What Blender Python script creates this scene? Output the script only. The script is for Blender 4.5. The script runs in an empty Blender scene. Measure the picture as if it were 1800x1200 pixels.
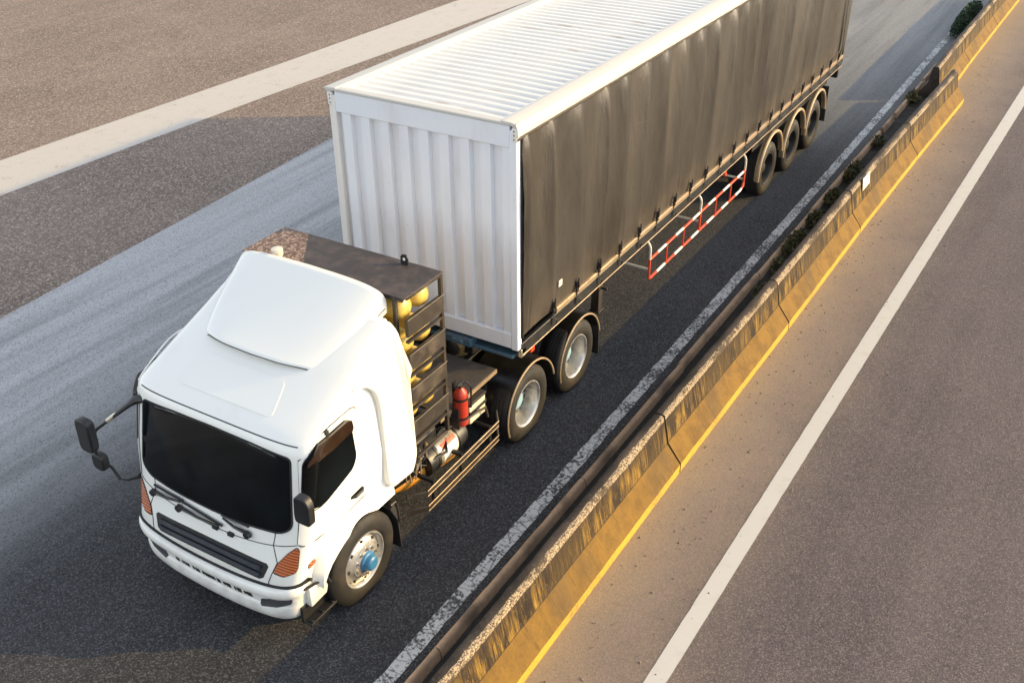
import bpy, math, random
from mathutils import Vector, noise
R = math.radians
random.seed(7)
S = bpy.context.scene
COL = S.collection

# ---------------------------------------------------------------- camera, sky, sun, exposure
cam_d = bpy.data.cameras.new('camera'); cam = bpy.data.objects.new('camera', cam_d); COL.objects.link(cam)
cam.location = (-5.8404, -6.4628, 7.8037); cam.rotation_euler = (1.0223, 0.0075, -1.0303)
cam_d.sensor_width = 36; cam_d.lens = 36.143; cam_d.clip_end = 3000; S.camera = cam
SUN = Vector((0.55, -0.835, 0.345)).normalized()
world = bpy.data.worlds.new('World'); S.world = world; world.use_nodes = True
wn = world.node_tree.nodes; sky = wn.new('ShaderNodeTexSky'); sky.sky_type = 'NISHITA'; sky.sun_disc = False
sky.sun_elevation = math.asin(SUN.z); sky.sun_rotation = math.atan2(SUN.x, SUN.y)
wn['Background'].inputs[1].default_value = 0.15
hz = wn.new('ShaderNodeHueSaturation'); hz.inputs['Saturation'].default_value = 0.42      # a pale, hazy evening sky
world.node_tree.links.new(sky.outputs[0], hz.inputs['Color']); world.node_tree.links.new(hz.outputs[0], wn['Background'].inputs[0])
sd = bpy.data.lights.new('sun', 'SUN'); sd.energy = 2.0; sd.angle = R(0.6); sd.color = (1.0, 0.68, 0.22)
so = bpy.data.objects.new('sun', sd); COL.objects.link(so); so.rotation_euler = SUN.to_track_quat('Z', 'Y').to_euler()
S.view_settings.view_transform = 'Standard'; S.view_settings.look = 'None'
S.view_settings.exposure = 1.52; S.view_settings.gamma = 1
S.cycles.use_denoising = True

# ---------------------------------------------------------------- materials
class NT:
    def __init__(s, name):
        s.m = bpy.data.materials.new(name); s.m.use_nodes = True
        s.t = s.m.node_tree; s.n = s.t.nodes; s.b = s.n['Principled BSDF']
        s.tc = s.n.new('ShaderNodeTexCoord').outputs['Object']
    def L(s, a, b): s.t.links.new(a, b)
    def put(s, sock, v):
        if isinstance(v, bpy.types.NodeSocket): s.L(v, sock)
        elif isinstance(v, tuple) and len(v) == 3 and sock.type == 'RGBA': sock.default_value = (*v, 1)
        else: sock.default_value = v
    def mapped(s, sc=(1, 1, 1), rot=(0, 0, 0), loc=(0, 0, 0)):
        n = s.n.new('ShaderNodeMapping'); s.L(s.tc, n.inputs[0]); n.inputs['Scale'].default_value = sc
        n.inputs['Rotation'].default_value = rot; n.inputs['Location'].default_value = loc; return n.outputs[0]
    def noise(s, scale, detail=4, rough=.55, vec=None, dist=0):
        n = s.n.new('ShaderNodeTexNoise'); s.L(vec or s.tc, n.inputs['Vector']); n.inputs['Scale'].default_value = scale
        n.inputs['Detail'].default_value = detail; n.inputs['Roughness'].default_value = rough; n.inputs['Distortion'].default_value = dist
        return n.outputs['Fac']
    def vor(s, scale, vec=None, out='Color'):
        n = s.n.new('ShaderNodeTexVoronoi'); s.L(vec or s.tc, n.inputs['Vector']); n.inputs['Scale'].default_value = scale
        return n.outputs[out]
    def ramp(s, fac, a, b, lo=0.0, hi=1.0):
        n = s.n.new('ShaderNodeMapRange'); s.put(n.inputs['Value'], fac); n.inputs['From Min'].default_value = a; n.inputs['From Max'].default_value = b
        n.inputs['To Min'].default_value = lo; n.inputs['To Max'].default_value = hi; n.interpolation_type = 'SMOOTHSTEP'; return n.outputs[0]
    def math(s, op, a, b=0.0):
        n = s.n.new('ShaderNodeMath'); n.operation = op; s.put(n.inputs[0], a); s.put(n.inputs[1], b); return n.outputs[0]
    def mix(s, fac, a, b, blend='MIX'):
        n = s.n.new('ShaderNodeMix'); n.data_type = 'RGBA'; n.blend_type = blend
        s.put(n.inputs[0], fac); s.put(n.inputs[6], a); s.put(n.inputs[7], b); return n.outputs[2]
    def xyz(s, vec=None):
        n = s.n.new('ShaderNodeSeparateXYZ'); s.L(vec or s.tc, n.inputs[0]); return n.outputs
    def bump(s, h, strength=.3, dist=.01):
        n = s.n.new('ShaderNodeBump'); s.L(h, n.inputs['Height']); n.inputs['Strength'].default_value = strength
        n.inputs['Distance'].default_value = dist; s.L(n.outputs[0], s.b.inputs['Normal'])
    def done(s, col, rough=.6, metal=0.0, spec=.5, coat=0.0):
        s.put(s.b.inputs['Base Color'], col); s.put(s.b.inputs['Roughness'], rough); s.put(s.b.inputs['Metallic'], metal)
        s.b.inputs['Specular IOR Level'].default_value = spec; s.b.inputs['Coat Weight'].default_value = coat
        s.b.inputs['Coat Roughness'].default_value = .06; return s.m

def simple(name, col, rough=.5, metal=0.0, dirt=.25, dirtcol=(.09, .07, .05), scale=3, spec=.5, coat=0.0, bump=0):
    t = NT(name); f = t.ramp(t.noise(scale, 6), .48, .72, 0, dirt)
    c = t.mix(f, col, dirtcol)
    v = t.ramp(t.noise(scale * 9, 3), .3, .7, .88, 1.08); n = t.mix(1.0, c, (1, 1, 1), 'MULTIPLY')
    c2 = t.n.new('ShaderNodeHueSaturation'); t.L(c, c2.inputs['Color']); t.L(v, c2.inputs['Value'])
    if bump: t.bump(t.noise(scale * 12, 5), bump, .01)
    r = t.ramp(t.noise(scale * 2, 4), .3, .7, max(0, rough - .08), min(1, rough + .1))
    return t.done(c2.outputs[0], r, metal, spec, coat)

def asphalt(name, dark, lite, stone, sc, pale_zone=None, dust_glow=None, amount=.5, rim=None):
    """dark binder, lighter wear, bright stones; all measured in metres on the road itself"""
    t = NT(name)
    big = t.noise(.35, 5); st = t.noise(1.0, 6, .6, t.mapped((.1, 2.2, 1))); x, y, z = t.xyz()
    f = t.ramp(t.math('ADD', t.math('MULTIPLY', big, .55), t.math('MULTIPLY', st, .45)), .36, .64)
    c = t.mix(f, dark, lite)
    if pale_zone:                                     # a paler zone across the lane and towards the far end
        y0, y1, wc = pale_zone
        w = t.ramp(t.math('ADD', y, t.math('MULTIPLY', t.math('SUBTRACT', t.noise(.5, 4, .6, t.mapped((.25, 1, 1))), .5), 2.2)), y0, y1)
        w = t.math('MAXIMUM', w, t.ramp(t.math('ADD', x, t.math('MULTIPLY', y, 1.0)), 9, 26, 0, .5)); w = t.math('MULTIPLY', w, t.ramp(st, .3, .62, .62, 1.0))
        c = t.mix(w, c, wc)
    cell = t.vor(sc, out='Color'); n = t.n.new('ShaderNodeSeparateColor'); t.L(cell, n.inputs[0])
    s1 = t.ramp(n.outputs[0], .55, .98, 0, amount * .85)
    c = t.mix(s1, c, stone)
    s2 = t.ramp(n.outputs[1], .62, 1.0, 0, .45)
    c = t.mix(s2, c, tuple(v * .35 for v in dark))
    sp = t.ramp(t.noise(sc * 1.7, 2), .66, .76, 0, amount)
    c = t.mix(sp, c, tuple(min(1, v * 1.7) for v in stone))
    for (y0, y1, dc, am) in [q for q in (dust_glow, rim) if q]:
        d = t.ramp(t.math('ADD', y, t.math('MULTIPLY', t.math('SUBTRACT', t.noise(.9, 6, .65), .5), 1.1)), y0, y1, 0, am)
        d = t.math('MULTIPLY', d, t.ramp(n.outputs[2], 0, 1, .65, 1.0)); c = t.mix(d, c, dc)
    sk = t.ramp(t.noise(14, 3), .74, .8, 0, .75); c = t.mix(sk, c, tuple(v * .3 for v in dark))
    t.bump(t.math('ADD', n.outputs[0], t.noise(sc * 2, 3)), .55, .006)
    return t.done(c, t.ramp(n.outputs[1], 0, 1, .72, .95), 0, .35)

def marking(name, paint, under, wear, cracks=0.0):
    t = NT(name); n = t.noise(26, 6, .7); b = t.noise(2.2, 5, .6)
    f = t.ramp(t.math('ADD', n, t.math('MULTIPLY', b, .55)), .62 + wear, .74 + wear)
    c = t.mix(f, paint, under)
    if cracks:
        x, y, z = t.xyz()
        q = t.n.new('ShaderNodeTexVoronoi'); q.feature = 'DISTANCE_TO_EDGE'; q.inputs['Scale'].default_value = cracks
        t.L(t.mapped((1, .45, 1)), q.inputs['Vector'])
        cr = t.ramp(q.outputs['Distance'], .015, .045, .6, 0); c = t.mix(cr, c, under)
    c = t.mix(t.ramp(t.noise(5, 5), .5, .8, 0, .25), c, (.3, .25, .2))
    t.bump(n, .3, .004)
    return t.done(c, .75)

def cab_white():
    t = NT('white_cab_paint'); x, y, z = t.xyz()
    d = t.ramp(t.noise(1.6, 6, .6, t.mapped((1, 1, .35))), .5, .75, 0, .14)
    low = t.math('MULTIPLY', t.ramp(z, 1.15, .35), t.ramp(t.noise(5, 5), .35, .7, .1, .45))
    c = t.mix(d, (.76, .745, .69), (.55, .5, .44)); c = t.mix(low, c, (.35, .3, .25))
    return t.done(c, t.ramp(t.noise(3, 4), .3, .7, .28, .42), 0, .5, .35)

def box_white(name, rust=.25, base=(.70, .715, .75)):
    t = NT(name); g = t.ramp(t.noise(2.2, 7, .65, t.mapped((1, 1, .3))), .48, .78, 0, .3)
    c = t.mix(g, base, (.42, .38, .34))
    r = t.ramp(t.noise(9, 7, .7), .69, .75, 0, rust * 2.5); c = t.mix(r, c, (.22, .1, .05))
    dk = t.ramp(t.noise(38, 2), .77, .8, 0, .8); c = t.mix(dk, c, (.08, .06, .05))
    return t.done(c, .5)

def roof_white():
    t = NT('white_corrugated_roof_paint'); x, y, z = t.xyz()
    st = t.noise(2.0, 6, .7, t.mapped((7, .6, 1))); r = t.ramp(st, .54, .68, 0, .8)
    r = t.math('MULTIPLY', r, t.ramp(t.noise(.55, 3), .42, .62))
    r = t.math('MULTIPLY', r, t.ramp(z, -.002, -.018))            # rust collects in the flutes
    c = t.mix(t.ramp(t.noise(3, 5), .4, .75, 0, .25), (.66, .645, .61), (.5, .47, .42)); c = t.mix(r, c, (.33, .17, .08))
    dk = t.ramp(t.noise(30, 2), .76, .8, 0, .7); c = t.mix(dk, c, (.12, .08, .05))
    return t.done(c, .5)

def curtain_mat():
    t = NT('grey_vinyl_curtain'); x, y, z = t.xyz()
    st = t.noise(1.0, 6, .65, t.mapped((1.1, 1, .28), (0, R(14), 0))); big = t.noise(.5, 4)
    c = t.mix(t.ramp(st, .25, .8), (.0261, .0226, .0200), (.0487, .0400, .0331))
    c = t.mix(t.ramp(big, .4, .7, 0, .4), c, (.062, .052, .042))
    sc = t.ramp(t.noise(1.0, 4, .6, t.mapped((.8, 1, 26), (0, R(22), 0))), .7, .76, 0, .35); c = t.mix(sc, c, (.2, .15, .09))
    c = t.mix(t.math('MULTIPLY', t.ramp(z, 2.2, 1.65), t.ramp(t.noise(3, 5), .3, .7, .1, .55)), c, (.11, .085, .06))
    w_ = t.n.new('ShaderNodeTexWhiteNoise'); w_.noise_dimensions = '1D'; t.L(t.math('FLOOR', t.math('DIVIDE', x, .63)), w_.inputs['W'])
    c = t.mix(t.ramp(w_.outputs['Value'], 0, 1, 0, .38), c, (.018, .016, .015))          # random darker tone per cloth width, painting in pleat shading
    hat = t.noise(1.0, 3, .5, t.mapped((1.2, 1, 22), (0, R(31), 0))); c = t.mix(t.ramp(hat, .58, .68, 0, .16), c, (.016, .014, .013))
    # welded seams between the cloth widths
    fx = t.math('FRACT', t.math('DIVIDE', x, .63)); seam = t.ramp(t.math('ABSOLUTE', t.math('SUBTRACT', fx, .5)), .478, .492, 0, .85)
    c = t.mix(seam, c, (.008, .008, .009))
    h = t.math('ADD', t.noise(2.6, 4, .6, t.mapped((2.2, 1, .4), (0, R(-32), 0))), t.math('MULTIPLY', t.noise(14, 3), .08))
    t.bump(h, .4, .07)
    return t.done(c, t.ramp(st, .3, .7, .34, .48), 0, .5)

def barrier_mat(name, kind):
    t = NT(name); x, y, z = t.xyz()
    sv = t.noise(1.0, 8, .72, t.mapped((17, 4, 1.3))); bl = t.noise(1.4, 5); fine = t.noise(24, 5, .7)
    if kind == 'upper':
        s2 = t.noise(1.0, 7, .72, t.mapped((40, 6, 2.6))); s3 = t.noise(1.0, 5, .6, t.mapped((7, 3, 1.6)))
        f = t.math('ADD', t.math('MULTIPLY', s2, .55), t.math('MULTIPLY', s3, .45))
        c = t.mix(t.ramp(f, .46, .64), (.0162, .0099, .0054), (.2610, .1485, .0234))
        c = t.mix(t.ramp(bl, .42, .66, 0, .5), c, (.075, .045, .013))
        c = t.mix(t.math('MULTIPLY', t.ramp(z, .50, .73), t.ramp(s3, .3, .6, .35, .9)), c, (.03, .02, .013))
        c = t.mix(t.ramp(fine, .58, .70, 0, .6), c, (.02, .012, .007))
        c = t.mix(t.ramp(t.noise(45, 3), .66, .72, 0, .5), c, (.4, .28, .12))
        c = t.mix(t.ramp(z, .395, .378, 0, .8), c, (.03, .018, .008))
    elif kind == 'lower':
        c = t.mix(t.ramp(t.noise(4, 8, .68), .35, .68), (.1800, .0972, .0162), (.1170, .0630, .0126))
        c = t.mix(t.ramp(fine, .63, .70, 0, .55), c, (.24, .16, .055))
        c = t.mix(t.ramp(sv, .54, .70, 0, .6), c, (.05, .03, .01)); c = t.mix(t.ramp(bl, .5, .7, 0, .4), c, (.07, .05, .03))
        c = t.mix(t.ramp(t.noise(70, 2), .64, .72, 0, .5), c, (.05, .03, .012))
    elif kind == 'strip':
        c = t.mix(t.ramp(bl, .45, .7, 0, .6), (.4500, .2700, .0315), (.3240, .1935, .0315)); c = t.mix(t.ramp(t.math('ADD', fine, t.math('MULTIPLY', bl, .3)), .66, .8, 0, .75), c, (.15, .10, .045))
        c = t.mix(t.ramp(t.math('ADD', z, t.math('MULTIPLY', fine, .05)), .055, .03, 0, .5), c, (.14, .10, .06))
    elif kind == 'chip':
        g = t.noise(55, 4, .75); c = t.mix(t.ramp(g, .42, .58), (.055, .04, .027), (.42, .32, .21))
        k = t.ramp(t.math('ADD', t.noise(1.0, 3, .5, t.mapped((1.1, 3, 3))), t.math('MULTIPLY', t.noise(15, 5, .7), .5)), .74, .86); c = t.mix(k, c, (.06, .042, .028))
    else:
        c = t.mix(t.ramp(bl, .35, .65), (.024, .019, .016), (.066, .05, .042)); c = t.mix(t.ramp(fine, .56, .68, 0, .6), c, (.13, .105, .085))
        c = t.mix(t.ramp(t.noise(60, 2), .6, .7, 0, .7), c, (.018, .015, .012))
    t.bump(t.math('ADD', fine, sv), .6, .012)
    return t.done(c, .85, 0, .3)

def stripes(name):
    t = NT(name); x, y, z = t.xyz()
    f = t.math('FRACT', t.math('DIVIDE', t.math('ADD', x, .27), .665)); g = t.math('LESS_THAN', f, .45)
    c = t.mix(g, (.62, .055, .015), (.8, .78, .72)); c = t.mix(t.ramp(t.noise(18, 5), .58, .74, 0, .6), c, (.2, .12, .08))
    return t.done(c, .45)

def rack_top_mat():
    t = NT('dark_sheet_with_rust'); x, y, z = t.xyz()
    e = t.math('ADD', y, t.math('MULTIPLY', t.math('SUBTRACT', x, 1.2), -.75))
    rust = t.ramp(t.math('ADD', e, t.math('MULTIPLY', t.noise(6, 5), .12)), .34, .38, 0, 1)
    n = t.vor(45); q = t.n.new('ShaderNodeSeparateColor'); t.L(n, q.inputs[0])
    gr = t.mix(t.ramp(q.outputs[0], .4, .95), (.10, .06, .04), (.34, .23, .17))
    c = t.mix(rust, t.mix(t.ramp(t.noise(7, 6), .4, .7), (.035, .028, .025), (.075, .055, .048)), gr)
    return t.done(c, .6)

def leaf_mat(name, a, b):
    t = NT(name); c = t.mix(t.ramp(t.noise(7, 3), .35, .65), a, b); return t.done(c, .6, 0, .3)

def glass_mat():
    t = NT('dark_tinted_glass'); c = t.mix(t.ramp(t.noise(1.2, 4), .4, .7), (.003, .0035, .004), (.006, .008, .01))
    return t.done(c, t.ramp(t.noise(4, 4), .4, .7, .05, .10), 0, .22)

def rim_mat():
    t = NT('worn_silver_rim'); c = t.mix(t.ramp(t.noise(9, 6), .45, .75, 0, .6), (.62, .6, .57), (.2, .15, .1))
    return t.done(c, .38, .75)

def lamp_mat():
    t = NT('amber_ribbed_lens'); x, y, z = t.xyz()
    w = t.math('SINE', t.math('MULTIPLY', t.math('ADD', z, t.math('MULTIPLY', x, .5)), 190))
    c = t.mix(t.ramp(w, -.4, .8), (.27, .045, .006), (.62, .15, .015)); t.bump(w, .5, .01)
    return t.done(c, .15, 0, .6, .6)

M = dict(
    ground=asphalt('dark_ground', (.05, .045, .04), (.08, .07, .06), (.14, .12, .1), 12),
    lane=asphalt('truck_lane_asphalt', (.0165, .0165, .0183), (.0313, .0305, .0331), (.24, .23, .23), 75, pale_zone=(1.5, 5.6, (.44, .44, .44)), amount=.36),
    verge=asphalt('brown_coarse_asphalt', (.135, .100, .080), (.185, .140, .112), (.52, .42, .34), 36, amount=.6),
    opp=asphalt('far_lane_asphalt', (.0713, .0574, .0609), (.1027, .0827, .0853), (.34, .28, .25), 85, dust_glow=(-5.0, -3.2, (.30, .225, .165), .85), amount=.4, rim=(-3.75, -3.12, (.36, .26, .13), .34)),  # dust plus the barrier's warm bounce glow, painted into the road colour
    wedge=marking('white_solid_line', (.45, .42, .385), (.14, .11, .09), .26),
    wsolid=marking('white_lane_line', (.48, .46, .43), (.14, .11, .1), .30),
    wdash=marking('cracked_white_edge_line', (.50, .50, .49), (.05, .05, .05), .125, 6.5),
    kerb=simple('stained_kerb_concrete', (.46, .30, .18), .85, dirt=.6, dirtcol=(.05, .04, .034), scale=1.7, bump=.4),
    soil=simple('dark_soil', (.02, .017, .013), .95, dirt=.5, scale=6, bump=.6),
    cab=cab_white(), boxw=box_white('white_container_paint'), boxp=box_white('white_post_paint', .5, (.7, .68, .64)), roof=roof_white(), curtain=curtain_mat(),
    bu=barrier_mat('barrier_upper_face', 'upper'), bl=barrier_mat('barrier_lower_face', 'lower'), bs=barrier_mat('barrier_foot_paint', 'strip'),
    bt=barrier_mat('barrier_top_concrete', 'top'), bc=barrier_mat('barrier_chipped_edge', 'chip'),
    black=simple('black_plastic', (.012, .012, .013), .45, dirt=.35, dirtcol=(.05, .04, .03)),
    chassis=simple('black_chassis_paint', (.008, .008, .009), .5, dirt=.45, dirtcol=(.035, .027, .02), scale=4),
    brownsteel=simple('dusty_dark_steel', (.030, .023, .018), .5, dirt=.5, dirtcol=(.11, .08, .055), scale=5),
    bar=simple('dusty_galvanised_rail', (.34, .24, .15), .42, .35, dirt=.45, scale=6),
    tyre=simple('dusty_tyre_rubber', (.010, .0085, .007), .75, dirt=.5, dirtcol=(.05, .034, .02), scale=4, bump=.2),
    rim=rim_mat(), rimdark=simple('black_dusty_rim', (.014, .012, .011), .55, dirt=.4, dirtcol=(.06, .045, .03)),
    disc=simple('shaded_grey_wheel_disc', (.10, .11, .115), .5, .3, dirt=.5),  # darker than the barrel: shade inside the deep dish painted in
    hubblue=simple('blue_hub_paint', (.035, .16, .31), .35, dirt=.2), hubpale=simple('pale_blue_hub_paint', (.28, .45, .55), .45, dirt=.3),
    nut=simple('steel_nuts', (.3, .26, .22), .4, .7), fender=simple('dusty_fender_rim', (.34, .24, .14), .45, .2, dirt=.4, scale=5),
    fenderb=simple('black_fender', (.008, .007, .0065), .35, dirt=.25, dirtcol=(.03, .022, .015)),
    yellow=simple('yellow_cylinder_paint', (.60, .42, .09), .4, dirt=.2, scale=4, coat=.2), orange=simple('orange_tank_paint', (.62, .27, .03), .45, dirt=.3),
    red=simple('red_extinguisher_paint', (.36, .028, .012), .4, dirt=.4), cream=simple('cream_case', (.66, .58, .38), .5, dirt=.4),
    glass=glass_mat(), amber=lamp_mat(), redlamp=simple('red_lamp_lens', (.7, .06, .015), .2, coat=.5),
    visor=simple('brown_smoked_visor', (.022, .011, .006), .12, dirt=.1, coat=.6), lampglass=simple('smoked_lamp_glass', (.06, .06, .065), .12, dirt=.3, coat=.6),
    grillebar=simple('grey_grille_bar', (.03, .035, .045), .35), gap=simple('black_panel_gap', (.01, .01, .01), .8, dirt=0),
    stripe=stripes('red_white_stripe_paint'), redp=simple('red_guard_paint', (.58, .05, .015), .45), whitetube=simple('off_white_tube_paint', (.6, .55, .45), .5, dirt=.4),
    blueplate=simple('blue_chassis_paint', (.05, .11, .16), .5, dirt=.4), racktop=rack_top_mat(), silver=simple('silver_tank', (.5, .45, .36), .3, .6, dirt=.3),
    labelw=simple('white_label', (.78, .72, .62), .5, dirt=.15), plate=simple('cream_plate', (.82, .78, .6), .5, dirt=.1), grey=simple('grey_ink', (.25, .25, .25), .6, dirt=0),
    railw=box_white('white_roof_rail_paint', .6, (.50, .475, .43)), leaf=leaf_mat('dry_green_weed', (.035, .045, .014), (.10, .085, .03)),
    leaf2=leaf_mat('deep_green_hedge', (.006, .020, .008), (.018, .045, .010)), deck=simple('dark_deck_plate', (.05, .042, .036), .6, dirt=.5, dirtcol=(.12, .09, .065), scale=5, bump=.2),
    pebble=simple('grit', (.16, .12, .09), .9, dirt=.6, scale=9), flap=simple('rubber_flap', (.016, .014, .013), .75, dirt=.5, dirtcol=(.05, .04, .03)),
)

# ---------------------------------------------------------------- mesh helpers
class MB:
    def __init__(s): s.v = []; s.f = []; s.mi = []; s.cuts = [(0, 0)]
    def cut(s):
        if len(s.v) > s.cuts[-1][0]: s.cuts.append((len(s.v), len(s.f)))
        return s
    def add(s, vs, fs, mi=0):
        o = len(s.v); s.v += [tuple(q) for q in vs]; s.f += [tuple(i + o for i in f) for f in fs]; s.mi += [mi] * len(fs); return s
    def box(s, x0, x1, y0, y1, z0, z1, mi=0):
        v = [(x, y, z) for z in (z0, z1) for y in (y0, y1) for x in (x0, x1)]
        return s.add(v, [(0, 2, 3, 1), (4, 5, 7, 6), (0, 1, 5, 4), (2, 6, 7, 3), (0, 4, 6, 2), (1, 3, 7, 5)], mi)
    def tube(s, pts, r, n=8, mi=0, flat=None, closed=False):
        P = [Vector(p) for p in pts]; k = len(P); rings = []; up = None
        for i, p in enumerate(P):
            t = (P[min(i + 1, k - 1)] - P[max(i - 1, 0)]).normalized()
            if up is None: up = Vector((0, 0, 1)) if abs(t.z) < .9 else Vector((0, 1, 0))
            a = t.cross(up).normalized(); b = a.cross(t).normalized(); up = b
            rr = r[i] if isinstance(r, (list, tuple)) else r; r2 = flat or 1
            rings.append([p + a * math.cos(2 * math.pi * j / n) * rr + b * math.sin(2 * math.pi * j / n) * rr * r2 for j in range(n)])
        v = [q for ring in rings for q in ring]; f = []
        for i in range(k - 1):
            for j in range(n):
                f.append((i * n + j, i * n + (j + 1) % n, (i + 1) * n + (j + 1) % n, (i + 1) * n + j))
        f.append(tuple(range(n))); f.append(tuple((k - 1) * n + j for j in reversed(range(n))))
        return s.add(v, f, mi)
    def lathe(s, prof, c, n=48, mi=0, axis='y', sgn=1, a0=0, a1=2 * math.pi):
        """prof: (radius, offset along the axis)"""
        full = abs(a1 - a0 - 2 * math.pi) < 1e-6; m = n if full else n + 1; v = []
        for (r, h) in prof:
            for j in range(m):
                a = a0 + (a1 - a0) * j / n; ca, sa = r * math.cos(a), r * math.sin(a)
                if axis == 'y': v.append((c[0] + ca, c[1] + sgn * h, c[2] + sa))
                elif axis == 'x': v.append((c[0] + sgn * h, c[1] + ca, c[2] + sa))
                else: v.append((c[0] + ca, c[1] + sa, c[2] + sgn * h))
        f = []
        for i in range(len(prof) - 1):
            for j in range(n if full else n):
                f.append((i * m + j, i * m + (j + 1) % m if full else i * m + j + 1, (i + 1) * m + ((j + 1) % m if full else j + 1), (i + 1) * m + j))
        return s.add(v, f, mi)
    def grid(s, fn, us, vs_, mi=0):
        v = [fn(a, b) for b in vs_ for a in us]; n = len(us)
        f = [(j * n + i, j * n + i + 1, (j + 1) * n + i + 1, (j + 1) * n + i) for j in range(len(vs_) - 1) for i in range(n - 1)]
        return s.add(v, f, mi)
    def prism(s, poly, fn0, fn1, mi=0):
        n = len(poly); v = [fn0(*q) for q in poly] + [fn1(*q) for q in poly]
        f = [tuple(range(n)), tuple(reversed(range(n, 2 * n)))] + [(i, i + n, (i + 1) % n + n, (i + 1) % n) for i in range(n)]
        return s.add(v, f, mi)

import bmesh
def obj(name, mb, mat, parent=None, bevel=0, seg=2, ang=35, solid=0, smooth=True, recalc=True):
    cuts = [c for c in mb.cuts if c[0] < len(mb.v)]
    if len(cuts) > 1:                            # one object per piece
        first = None
        for (v0, f0), (v1, f1) in zip(cuts, cuts[1:] + [(len(mb.v), len(mb.f))]):
            p = MB(); p.v = mb.v[v0:v1]; p.f = [tuple(i - v0 for i in f) for f in mb.f[f0:f1]]; p.mi = mb.mi[f0:f1]
            o = obj(name, p, mat, parent, bevel, seg, ang, solid, smooth, recalc); first = first or o
        return first
    me = bpy.data.meshes.new(name); me.from_pydata(mb.v, [], mb.f)
    for m in (mat if isinstance(mat, (list, tuple)) else [mat]): me.materials.append(M[m])
    for p, i in zip(me.polygons, mb.mi): p.material_index = i; p.use_smooth = smooth
    if recalc:
        b = bmesh.new(); b.from_mesh(me); bmesh.ops.recalc_face_normals(b, faces=b.faces); b.to_mesh(me); b.free()
    me.update()
    if smooth: me.set_sharp_from_angle(angle=R(ang))
    o = bpy.data.objects.new(name, me); COL.objects.link(o); o.parent = parent
    if solid: m = o.modifiers.new('solid', 'SOLIDIFY'); m.thickness = solid; m.offset = -1
    if bevel: m = o.modifiers.new('bevel', 'BEVEL'); m.width = bevel; m.segments = seg; m.limit_method = 'ANGLE'; m.angle_limit = R(40)
    return o
def tag(o, label, cat=None, group=None, kind=None):
    if label: o['label'] = label
    if cat: o['category'] = cat
    if group: o['group'] = group
    if kind: o['kind'] = kind
    return o
def thing(name, label, cat, loc=(0, 0, 0)):
    o = bpy.data.objects.new(name, None); COL.objects.link(o); o.location = loc; return tag(o, label, cat)
def lin(a, b, n): return [a + (b - a) * i / (n - 1) for i in range(n)]
def interp(tab, x):
    if x <= tab[0][0]: return tab[0][1]
    for (a, p), (b, q) in zip(tab, tab[1:]):
        if x <= b: return p + (q - p) * (x - a) / (b - a)
    return tab[-1][1]
def roundpoly(pts, r, n=5):
    out = []; k = len(pts)
    for i in range(k):
        p = Vector(pts[i]); a = Vector(pts[i - 1]) - p; b = Vector(pts[(i + 1) % k]) - p
        ri = r[i] if isinstance(r, (list, tuple)) else r
        d = min(ri, a.length * .49, b.length * .49)
        if d < 1e-5: out.append(tuple(p)); continue
        p0, p1 = p + a.normalized() * d, p + b.normalized() * d
        for j in range(n + 1):
            t = j / n; out.append(tuple(p0 * (1 - t) ** 2 + p * 2 * t * (1 - t) + p1 * t * t))
    return out
def arc(c, r, a0, a1, n): return [(c[0] + r * math.cos(R(a0 + (a1 - a0) * i / n)), c[1] + r * math.sin(R(a0 + (a1 - a0) * i / n))) for i in range(n + 1)]

# ---------------------------------------------------------------- the roads
def sheet(name, poly, z, mat, label=None):
    b = MB(); b.add([(x, y, z) for x, y in poly], [tuple(range(len(poly)))])
    return tag(obj(name, b, mat, smooth=False), label, kind='structure')
sheet('ground', [(-400, -400), (400, -400), (400, 400), (-400, 400)], 0, 'ground', 'dark ground around the roads')
edge = [(-90, 6.1), (-10, 6.75), (1.72, 7.23), (4.69, 7.43), (10.13, 7.84), (30, 9.1), (90, 12)]
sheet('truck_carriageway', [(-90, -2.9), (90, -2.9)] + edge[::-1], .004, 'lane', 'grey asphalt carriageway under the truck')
sheet('brown_carriageway', edge + [(90, 60), (-90, 60)], .004, 'verge', 'coarse brown asphalt left of the truck')
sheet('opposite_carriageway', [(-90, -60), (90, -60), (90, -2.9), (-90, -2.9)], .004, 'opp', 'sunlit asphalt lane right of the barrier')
wl_top = [(-40, 14.2), (0, 13.2), (5.87, 12.95), (11, 12.7), (13.8, 12.57), (21.9, 12.36), (50, 11.4)]
wl_bot = [(-40, 12.4), (0, 11.5), (4.7, 11.34), (8.3, 11.2), (12, 11.02), (17.3, 10.66), (50, 8.8)]
sheet('broad_white_line', wl_bot + wl_top[::-1][1:], .008, 'wedge', 'broad white line on the brown asphalt')
def ragged(name, lo, hi, x0, x1, mat, amp, label, z=.008, step=.07):
    xs = [x0 + step * i for i in range(int((x1 - x0) / step))]; b = MB()
    v = []
    for x in xs:
        v += [(x, lo(x) + amp * noise.noise((x * 5, 1, 0)), z), (x, (lo(x) + hi(x)) / 2, z), (x, hi(x) + amp * noise.noise((x * 5, 7, 3)), z)]
    f = []
    for i in range(len(xs) - 1): f += [(3 * i, 3 * i + 3, 3 * i + 4, 3 * i + 1), (3 * i + 1, 3 * i + 4, 3 * i + 5, 3 * i + 2)]
    b.add(v, f); return tag(obj(name, b, mat, smooth=False, recalc=False), label, kind='structure')
ragged('edge_line', lambda x: -2.06, lambda x: -1.90, -12, 60, 'wdash', .016, 'cracked white edge line beside the kerb')
ragged('lane_line', lambda x: -4.268 - .021 * (x - .5), lambda x: -4.082 - .0175 * (x - .5), -12, 45, 'wsolid', .005, 'solid white line on the right-hand lane')
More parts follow.
